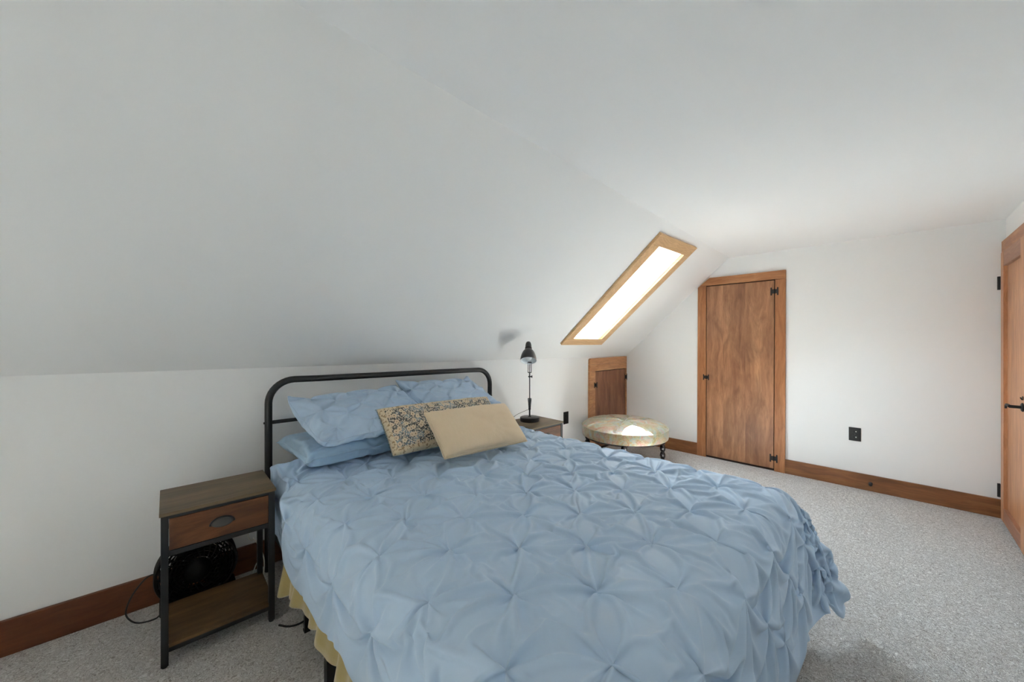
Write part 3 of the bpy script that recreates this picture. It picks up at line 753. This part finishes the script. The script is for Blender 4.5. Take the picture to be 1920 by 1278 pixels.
for x, y, s in ((.472,1.400,.016),(.505,1.785,.010),(1.895,.340,.013),(.500,.385,.014),(1.245,.385,.014),(1.245,1.4,.014),(1.98,1.4,.014),(1.98,1.785,.010)):
    bm = bmn(); box(bm, (x-s,y-s,.008), (x+s,y+s,.2445), .0015); q = obj('leg', bm, M['black'], bed)
    bm = bmn(); box(bm, (x-s-.002,y-s-.002,0), (x+s+.002,y+s+.002,.012), .0015); obj('foot_cap', bm, M['blackplastic'], q)

# mattress
bm = bmn(); box(bm, (.50,.335,.2985), (2.015,2.325,.572), .045, None, 4); mt = auto_smooth(tag(obj('mattress', bm, M['mattress']), 'mattress under the blue comforter', 'mattress'), 60)
for z in (.34,.53):
    bm = bmn(); tube(bm, [(x,y,z) for x,y in ((.545,.334),(1.97,.334),(2.014,.38),(2.016,2.28),(1.97,2.326),(.545,2.326),(.499,2.28),(.499,.38))], .004, 6, True); obj('piping', bm, M['mattress'], mt)

# comforter
CP = COMFORTER()
na, nb, _ = CP.shape
me = bpy.data.meshes.new('comforter'); ids = np.arange(na*nb).reshape(na, nb)
fc = np.stack([ids[:-1,:-1], ids[1:,:-1], ids[1:,1:], ids[:-1,1:]], -1).reshape(-1,4)
me.from_pydata(CP.reshape(-1,3).tolist(), [], fc.tolist()); me.polygons.foreach_set('use_smooth', [True]*len(fc))
me.materials.append(M['bed']); cf = link(bpy.data.objects.new('comforter', me))
md = cf.modifiers.new('thickness','SOLIDIFY'); md.thickness = .004; md.offset = -1
md = cf.modifiers.new('smooth','SUBSURF'); md.levels = 0; md.render_levels = 1
tag(cf, 'blue pintucked comforter spread over the bed', 'comforter')

# mustard blanket under the comforter, hanging down the near side
rnd = random.Random(4)
bm = bmn(); P = []
ny = 150
for i in range(ny+1):
    y = 1.942 - (1.942-.42)*i/ny
    wv = .010*math.sin(y*23)+.008*math.sin(y*41+1.2)+.006*math.sin(y*67+.4)
    head = math.exp(-((y-2.05)/.06)**2); lump = math.exp(-((y-1.905)/.030)**2)
    hem = .185 + .014*math.sin(y*9+.5)+.010*math.sin(y*27) - .050*math.exp(-((y-1.92)/.07)**2)
    row = []
    for x, z in ((1.0,.5745),(.80,.5745),(.60,.5745),(.53,.5735),(.50,.562)): row.append((x,y,z))
    for k in range(1,15):
        q = k/14
        z = .555+(hem-.555)*q
        amp = max(0,(.40-z)/.20)
        x = .487 - .030*q - amp*(.012+1.1*wv*.9) - amp*(.018*lump - .012*math.exp(-((y-1.862)/.018)**2))
        row.append((x, y, z))
    x, y_, z = row[-1]; row.append((x+.004,y,z-.006)); row.append((x+.014,y,z-.002)); row.append((x+.016,y,z+.05))
    P.append(row)
grid_mesh(bm, P)
bl = obj('blanket', bm, M['blanket'], None, True)
md = bl.modifiers.new('thickness','SOLIDIFY'); md.thickness = .006; md.offset = 0
tag(bl, 'mustard yellow blanket edge hanging below the comforter', 'blanket')

# ----------------------------------------------------------------- pillows
def pillow_mesh(w, h, t, concave=.05, n=44, seed=0, tuck=None, wrinkle=.006, flat=.36, corner=.0, bulge_low=1.0):
    rng = random.Random(seed); off = Vector((rng.uniform(0,50), rng.uniform(0,50), rng.uniform(0,50)))
    m_ = int(n*h/w*1.1)
    def par(k, q): return math.sin(PI/2*(2*k/q-1)) if True else 2*k/q-1
    us = [.55*par(i, n)+.45*(2*i/n-1) for i in range(n+1)]; vs_ = [.55*par(j, m_)+.45*(2*j/m_-1) for j in range(m_+1)]
    bm = bmesh.new(); sides = []
    for sgn in (1,-1):
        V = []
        for u in us:
            row = []
            for v in vs_:
                x = w/2*u*(1-concave*(1-v*v)*u*u); y = h/2*v*(1-concave*1.3*(1-u*u)*v*v)
                f = max(0, (1-u*u)*(1-v*v))**flat
                z = sgn*t/2*f*(1 if sgn > 0 else bulge_low)
                p = Vector((x,y,z))
                e = f
                nz = noise.noise(Vector((x*9,y*9,sgn*3))+off)*wrinkle*1.6 + noise.noise(Vector((x*24,y*24,sgn*3))+off)*wrinkle*.5
                # pulls running in from the seams and corners
                a = math.atan2(y, x); rim = 1-f
                nz += wrinkle*.8*rim*math.sin(a*22+3*noise.noise(Vector((x*6,y*6,0))+off))*min(1, f*3)
                if tuck and sgn > 0:
                    lx, ly, ox, oy = tuck
                    i0 = round((x-ox)/lx); j0 = round((y-oy)/ly); best = None
                    for di in (-1,0,1):
                        for dj in (-1,0,1):
                            i2, j2 = i0+di, j0+dj
                            if (i2+j2) % 2: continue
                            dx, dy = x-ox-i2*lx, y-oy-j2*ly; d = math.hypot(dx, dy)
                            if best is None or d < best[0]: best = (d, dx, dy, i2, j2)
                    d, dx, dy, i2, j2 = best
                    th = math.atan2(dy, dx); ph = noise.noise(Vector((i2*3.1,j2*5.7,seed)))*3
                    nz += -.034*math.exp(-d/.028)
                    nz += 0.007*math.sin(th*5+ph+2*noise.noise(Vector((x*12,y*12,1))+off))*math.exp(-((d-.03)/.035)**2)*min(1,d/.012)
                    # creases along both diagonals of the lattice
                    for sg in (1,-1):
                        nrm = math.hypot(lx, ly); dl = abs(dx*ly - sg*dy*lx)/nrm
                        wob = .35+.65*abs(noise.noise(Vector((i2*1.7+sg*9,j2*2.3,(1 if dx > 0 else 2)+seed))))
                        nz += (-.022*math.exp(-(dl/.006)**2)+.008*math.exp(-((dl-.014)/.010)**2))*wob
                p.z += sgn*nz*e**.5 if e > 0 else 0
                row.append(p)
            V.append(row)
        sides.append(V)
    top = grid_mesh(bm, sides[0]); bot = grid_mesh(bm, sides[1])
    bmesh.ops.remove_doubles(bm, verts=bm.verts[:], dist=.0006)
    return bm
def sim_pillow(w, h, vol, hm=.0088, tuck=None, RHO=.013, seed=1, iters=260):
    """an inflated case: two sheets sewn along the rim, optionally gathered at a lattice of tucks on the front"""
    rng = np.random.default_rng(seed)
    n, m = int(round(w/hm))+1, int(round(h/hm))+1
    x = np.linspace(-w/2, w/2, n)[:,None]*np.ones((1,m)); y = np.linspace(-h/2, h/2, m)[None,:]*np.ones((n,1))
    f = np.clip((1-(2*x/w)**2)*(1-(2*y/h)**2), 0, 1)**.45
    P = np.stack([np.stack([x*.95, y*.93, s*(.045*f)], -1) for s in (1,-1)])
    lump = np.zeros_like(x)
    for _ in range(30):
        k = rng.normal(0, 16, 2); lump += .0016*np.sin(k[0]*x+k[1]*y+rng.uniform(0, 6.28))
    P[...,2] += lump*f; P += rng.normal(0, .0006, P.shape)*f[None,...,None]
    rim = (f <= 1e-9); V = np.zeros_like(P)
    sc = np.ones((2,n,m)); inp = np.zeros((2,n,m), bool)
    if tuck:
        lx, ly, ox, oy = tuck
        i = np.round((x-ox)/lx); j = np.round((y-oy)/ly); best = np.full(x.shape, 9.); bi = np.zeros(x.shape, int); bj = bi.copy()
        for di in (-1,0,1):
            for dj in (-1,0,1):
                ii = (i+di).astype(int); jj = (j+dj).astype(int); d = np.hypot(x-ox-ii*lx, y-oy-jj*ly); d = np.where((ii+jj)%2 == 0, d, 9.)
                q = d < best; best = np.where(q, d, best); bi = np.where(q, ii, bi); bj = np.where(q, jj, bj)
        inp[0] = (best < RHO) & (np.abs(x) < w/2-.035) & (np.abs(y) < h/2-.03)
        sc[0] = np.where(inp[0], .2, 1); uk, inv = np.unique((bi*1000+bj)[inp[0]], return_inverse=True); cnt = np.bincount(inv).astype(float)
    S = slice; cons = []; A = S(None)
    def add(s1, s2, L, k, fold=False): cons.append(((A,)+s1, (A,)+s2, L*(sc[(A,)+s1]+sc[(A,)+s2])*.5, k, fold))
    for o in (0,1):
        c = (n-1-o)//2; e = (m-1-o)//2
        add((S(o,o+2*c,2),A), (S(o+1,o+1+2*c,2),A), hm, 1); add((A,S(o,o+2*e,2)), (A,S(o+1,o+1+2*e,2)), hm, 1)
        add((S(o,o+2*c,2),S(0,-1)), (S(o+1,o+1+2*c,2),S(1,None)), hm*2**.5, .35); add((S(o,o+2*c,2),S(1,None)), (S(o+1,o+1+2*c,2),S(0,-1)), hm*2**.5, .35)
        ia = np.array([q for q in range(n-2) if (q//2)%2 == o]); ib = np.array([q for q in range(m-2) if (q//2)%2 == o])
        add((ia,A), (ia+2,A), 2*hm, .02, True); add((A,ib), (A,ib+2), 2*hm, .02, True)
    press = .0005
    for it in range(iters):
        Q = P.copy(); V *= .9 if it < iters*.8 else .7
        N = np.cross(np.gradient(P, axis=1), np.gradient(P, axis=2)); N /= np.linalg.norm(N, axis=-1, keepdims=True)+1e-12; N[1] *= -1
        v = (P[0,...,2]-P[1,...,2]).sum()*hm*hm; P = P+V+N*press*np.clip((vol-v)/vol*4, -.5, 1)
        for rep in range(2):
            for s1, s2, L, k, fold in cons:
                p1 = P[s1]; p2 = P[s2]; d = p2-p1; l = np.sqrt((d*d).sum(-1))+1e-12; c = (l-L)/l
                c = (np.minimum(c, 0) if fold else c)*k*.5; d = d*c[...,None]; P[s1] = p1+d; P[s2] = p2-d
            if tuck:
                pp = P[inp]; cen = np.stack([np.bincount(inv, pp[:,q])/cnt for q in range(3)], -1); P[inp] = pp+(cen[inv]-pp)*.5
            a = (P[0][rim]+P[1][rim])*.5; P[0][rim] = a; P[1][rim] = a
        V = P-Q; s = np.linalg.norm(V, axis=-1, keepdims=True); V *= np.minimum(1, .006/(s+1e-9))
    return P, rim
def sewn_pillow(bm, P):
    grid_mesh(bm, [[Vector(q) for q in r] for r in P[0].tolist()]); grid_mesh(bm, [[Vector(q) for q in r] for r in P[1].tolist()])
    bmesh.ops.remove_doubles(bm, verts=bm.verts[:], dist=.0002); return bm
def seam_loop(o, P, mat, r=.0026):
    n, m = P.shape[1:3]; T = P[0].tolist()
    pts = [T[i][0] for i in range(0,n-1)]+[T[n-1][j] for j in range(0,m-1)]+[T[i][m-1] for i in range(n-1,0,-1)]+[T[0][j] for j in range(m-1,0,-1)]
    bm = bmn(); tube(bm, pts[::2], r, 6, True); return obj('seam', bm, mat, o, True)
def frame(origin, xdir, ydir):
    x = Vector(xdir).normalized(); y = Vector(ydir); y = (y-x*y.dot(x)).normalized(); z = x.cross(y)
    m = Matrix((x, y, z)).transposed().to_4x4(); m.translation = Vector(origin); return m
def pillow(name, label, bm, mat, fr, cat='pillow', group=None, seam=None, lvl=1):
    o = obj(name, bm, mat, None, True); o.matrix_world = fr
    md = o.modifiers.new('smooth','SUBSURF'); md.levels = 0; md.render_levels = lvl
    tag(o, label, cat, group); return o
def seam(o, w, h, concave, mat, r=.0028):
    pts = []
    for k in range(30): u = -1+2*k/30; pts.append((u,-1))
    for k in range(30): v = -1+2*k/30; pts.append((1,v))
    for k in range(30): u = 1-2*k/30; pts.append((u,1))
    for k in range(30): v = 1-2*k/30; pts.append((-1,v))
    bm = bmn(); tube(bm, [(w/2*u*(1-concave*(1-v*v)*u*u), h/2*v*(1-concave*1.3*(1-u*u)*v*v), 0) for u, v in pts], r, 6, True)
    return obj('seam', bm, mat, o, True)
# lower pair, plain, then the tucked shams on top
for nm, lab, cat, size, tk, sd_, mt_, fr in (
    ('pillow', 'plain blue pillow lying under the left tucked sham', 'pillow', (.75,.50,.033), None, 2, 'bed_plain', frame((.895,2.185,.690),(1,.03,.0),(-.03,1,.02))),
    ('pillow', 'plain blue pillow mostly hidden under the right tucked sham', 'pillow', (.66,.50,.029), None, 5, 'bed_plain', frame((1.60,2.155,.690),(1,-.03,0),(.03,1,.02))),
    ('pillow_sham', 'blue pintucked sham leaning on the left half of the headboard', 'pillow sham', (.735,.52,.0285), (.110,.098,-.03,.02), 11, 'bed', frame((.895,2.105,.860),(1,.09,.02),(-.06,1,.36))),
    ('pillow_sham', 'blue pintucked sham at the right behind the cushions', 'pillow sham', (.69,.52,.0265), (.110,.098,.04,.01), 23, 'bed', frame((1.540,2.19,.866),(1,-.03,-.02),(.02,1,.40)))):
    PP, rim_ = sim_pillow(size[0], size[1], size[2], tuck=tk, seed=sd_)
    o = pillow(nm, lab, sewn_pillow(bmn(), PP), M[mt_], fr, cat); seam_loop(o, PP, M[mt_])
# cushions
FW, FH = .81, .285
o = pillow('throw_cushion', 'long floral tapestry cushion in cream, ink and slate', pillow_mesh(FW,FH,.125,.02,n=80,seed=31,wrinkle=.004,flat=.30), M['floral'], frame((1.303,1.878,.772),(1,.035,-.028),(-.03,.66,.75)), 'cushion')
rr = random.Random(3); yarn = plain('ink_yarn',(.06,.055,.045),.9)
for s in (-1,1):
    bm = bmn()
    for k in range(46):
        v = -1+2*(k+.5)/46; y = FH/2*v; x = s*FW/2*(1-.02*(1-v*v)); a = rr.uniform(-.4,.4); l = rr.uniform(.006,.012)
        tube(bm, [(x,y,0),(x+s*l*.6,y+l*.5*a,rr.uniform(-.003,.003)),(x+s*l,y+l*a,rr.uniform(-.005,.005))], .0009, 4)
    tag(obj('fringe', bm, yarn, o), 'short dark fringe')
o = pillow('throw_cushion', 'plain tan woven lumbar cushion at the front of the pillows', pillow_mesh(.57,.29,.135,.035,n=60,seed=41,wrinkle=.004,flat=.34), M['tan'], frame((1.345,1.635,.770),(1,-.045,-.025),(-.02,.74,.67)), 'cushion')
seam(o, .57,.29,.035,M['tan'],.0024)

# --------------------------------------------------------------- desk lamp
lamp = thing('desk_lamp', 'black jointed desk lamp on the far nightstand', 'desk lamp', (2.257, 2.080, NH), 0)
vd = Vector((-2.257,-2.080,0)).normalized()          # towards the viewer
sd = Vector((-vd.y, vd.x, 0))                         # sideways
bm = bmn(); lathe(bm, [(.075,0),(.079,.003),(.079,.010),(.077,.0115),(.079,.013),(.079,.021),(.077,.0225),(.079,.024),(.079,.031),(.074,.034),(.015,.0355),(.012,.040)], 48); auto_smooth(obj('base', bm, M['black'], lamp))
p0 = Vector((0,0,.036)); p1 = Vector((0,0,.105)); p2 = p1+Vector((0,0,.075))-vd*.02; p3 = Vector((0,0,.36))-vd*.045; p4 = Vector((0,0,.485))+vd*.035
bm = bmn(); tube(bm, [p0,p1], .0065, 12); lathe(bm, [(.010,0),(.010,.016)], 14, Matrix.Translation(p1-Vector((0,0,.012)))); auto_smooth(obj('stem', bm, M['black'], lamp))
bm = bmn()
for s in (-1,1):
    tube(bm, [p1+sd*s*.006, p2+sd*s*.013], .0028, 8); 
    tube(bm, [p1+sd*s*.002, p1+(p2-p1)*.15+sd*s*.004], .003, 8)
    # coil springs
    tube(bm, [p1+(p2-p1)*(.12+.8*k/80)+sd*s*.0065+Vector((math.cos(k*1.3),math.sin(k*1.3),0))*.0032 for k in range(81)], .0011, 5)
tube(bm, [p2-sd*.014, p2+sd*.014], .0035, 8); obj('spring_bracket', bm, M['black'], lamp, True)
bm = bmn(); tube(bm, [p1, p2, p2+(p3-p2)*.5, p3], .0042, 10); auto_smooth(obj('lower_arm', bm, M['black'], lamp))
bm = bmn(); tube(bm, [p3-sd*.012, p3+sd*.020], .0045, 10); tube(bm, [p3+sd*.019-Vector((0,0,.010)), p3+sd*.019+Vector((0,0,.010))], .004, 8); lathe(bm, [(.010,-.006),(.010,.006)], 14, Matrix.Translation(p3)); obj('elbow_knob', bm, M['black'], lamp)
LSH = .010
p35 = p3+Vector((0,0,.035))+vd*.012
bm = bmn(); tube(bm, [p3, p35], .005, 10)
for s in (-1,0,1): tube(bm, [p35+sd*s*.013, p4+sd*s*.013], .003, 8)
tube(bm, [p35-sd*.014, p35+sd*.014], .0035, 8); tube(bm, [p4-sd*.014, p4+sd*.014], .0035, 8); obj('upper_arm', bm, M['black'], lamp)
ax = (Vector((0,0,-.87))+vd*.49).normalized()       # the way the shade points
apex = p4+Vector((0,0,.165))-vd*.035-sd*LSH
SM = Matrix.Translation(apex) @ Vector((0,0,1)).rotation_difference(ax).to_matrix().to_4x4()
prof = [(.003,0),(.014,.003),(.021,.012),(.0245,.030),(.0265,.055),(.0275,.070),(.0285,.074),(.036,.080),(.048,.098),(.057,.122),(.063,.148),(.0655,.172)]
bm = bmn(); lathe(bm, prof, 40, SM, False); sh = obj('shade', bm, M['shade_out'], lamp, True)
bm = bmn(); lathe(bm, [(r-.0018, z+.001) for r, z in prof[6:]]+[(.0655,.1725)], 40, SM, False); obj('shade_lining', bm, M['shade_in'], sh, True)
bm = bmn(); lathe(bm, [(.013,.075),(.014,.095),(.022,.115),(.029,.138),(.026,.156),(.014,.166),(.001,.168)], 24, SM, False); obj('bulb', bm, M['bulb'], lamp, True)
bm = bmn(); lathe(bm, [(.0278,.056),(.0285,.058),(.0285,.066),(.0278,.068)], 32, SM, False); obj('vent_ring', bm, M['iron'], sh, True)
bm = bmn(); tube(bm, smooth_path([p1+Vector((0,0,-.01)),p1+Vector((-.03,.02,-.02)),Vector((-.11,.05,.055)),Vector((-.155,.075,.012)),Vector((-.175,.09,.003))],8), .0018, 6); obj('power_cord', bm, M['cable_black'], lamp, True)

# ----------------------------------------------------------------- ottoman
OC = Vector((3.472, 1.896, 0)); ORd = .418
ot = thing('ottoman', 'large round tufted ottoman in pastel brocade on bobbin legs', 'ottoman', OC)
bm = bmn(); lathe(bm, [(ORd-.012,.300),(ORd-.002,.303),(ORd,.312),(ORd,.395),(ORd-.002,.398)], 96, None, True); auto_smooth(obj('side_band', bm, M['brocade'], ot))
bm = bmn(); lathe(bm, [(ORd-.04,.278),(ORd-.03,.2995)], 64); obj('seat_frame', bm, M['legwood'], ot)
NB = 8
btn = [(0,0)] + [(.215*math.cos(2*PI*k/NB+.3), .215*math.sin(2*PI*k/NB+.3)) for k in range(NB)]
P = []
for i in range(192):
    a = 2*PI*i/192; row = []
    for j in range(61):
        q = j/60; r = (ORd-.001)*(1-q)
        z = .399 + .062*(1-(r/ORd)**4)**.7
        x, y = r*math.cos(a), r*math.sin(a)
        for bx, by in btn: z -= .028*math.exp(-math.hypot(x-bx,y-by)/.035)
        # pleats: from the centre button to the ring, and from the ring out to the edge
        ka = (a-.3)/(2*PI/NB); da = abs(ka-round(ka))*(2*PI/NB)*r
        z -= .017*math.exp(-(da/.012)**2)*min(1, r/.05)*min(1,(ORd-r)/.03)
        row.append((x,y,z))
    P.append(row)
bm = bmn(); grid_mesh(bm, P, True); bmesh.ops.remove_doubles(bm, verts=bm.verts[:], dist=.0004); cu = obj('cushion', bm, M['brocade'], ot, True)
for bx, by in btn:
    bm = bmn(); lathe(bm, [(.001,.006),(.007,.005),(.011,.001),(.011,-.004)], 16); q = obj('button', bm, M['brocade'], cu, True)
    q.location = (bx,by,.399+.062*(1-(math.hypot(bx,by)/ORd)**4)**.7-.030)
bm = bmn(); tube(bm, [((ORd+.001)*math.cos(2*PI*k/96),(ORd+.001)*math.sin(2*PI*k/96),.399) for k in range(96)], .0035, 8, True); obj('welt', bm, M['brocade'], ot, True)
vo = math.atan2(-OC.y,-OC.x)
for k in range(4):
    a = vo+PI/2*k; q = Vector((.365*math.cos(a), .365*math.sin(a), 0))
    pr = [(.010,0),(.013,.004),(.015,.012),(.012,.022)]
    for zc in (.055,.125,.195,.265):
        rr_ = .024+.003*(zc/.265)
        pr += [(.4*rr_+rr_*.62*math.sin(PI*t/8), zc-.035*math.cos(PI*t/8)) for t in range(1,8)]
    pr += [(.020,.2985)]
    bm = bmn(); lathe(bm, pr, 24, Matrix.Translation(q)); obj('leg', bm, M['legwood'], ot, True)
# --------------------------------------------------------- light and camera
sc = bpy.context.scene
W_ = bpy.data.worlds.new('day_sky'); sc.world = W_; W_.use_nodes = True
bg = W_.node_tree.nodes['Background']; bg.inputs[0].default_value = (.78,.89,1.0,1); bg.inputs[1].default_value = SKY_STRENGTH
su = bpy.data.lights.new('sun', 'SUN'); su.energy = SUN_STRENGTH; su.angle = .0093; su.color = (.95,.985,1)
so = link(bpy.data.objects.new('sun', su)); so.location = (3.1,4,6); so.rotation_euler = Vector(SUN_DIR).to_track_quat('-Z','Y').to_euler()
cam = bpy.data.cameras.new('camera'); cam.sensor_fit = 'HORIZONTAL'; cam.sensor_width = 36; cam.lens = 36*699/1920; cam.clip_start = .02; cam.shift_y = -3/1920
co = link(bpy.data.objects.new('camera', cam)); co.location = (0,0,EYE)
co.rotation_euler = (PI/2, 0, math.atan2(690,699)-PI/2+ (PI/2-2*math.atan2(690,699)) )
sc.camera = co
vs = sc.view_settings; vs.view_transform = 'Standard'; vs.look = 'None'; vs.gamma = 1; vs.use_curve_mapping = False; vs.exposure = EXPOSURE
cy = sc.cycles; cy.use_denoising = True; cy.max_bounces = 16; cy.diffuse_bounces = 10; cy.glossy_bounces = 6; cy.transparent_max_bounces = 12; cy.sample_clamp_indirect = 0
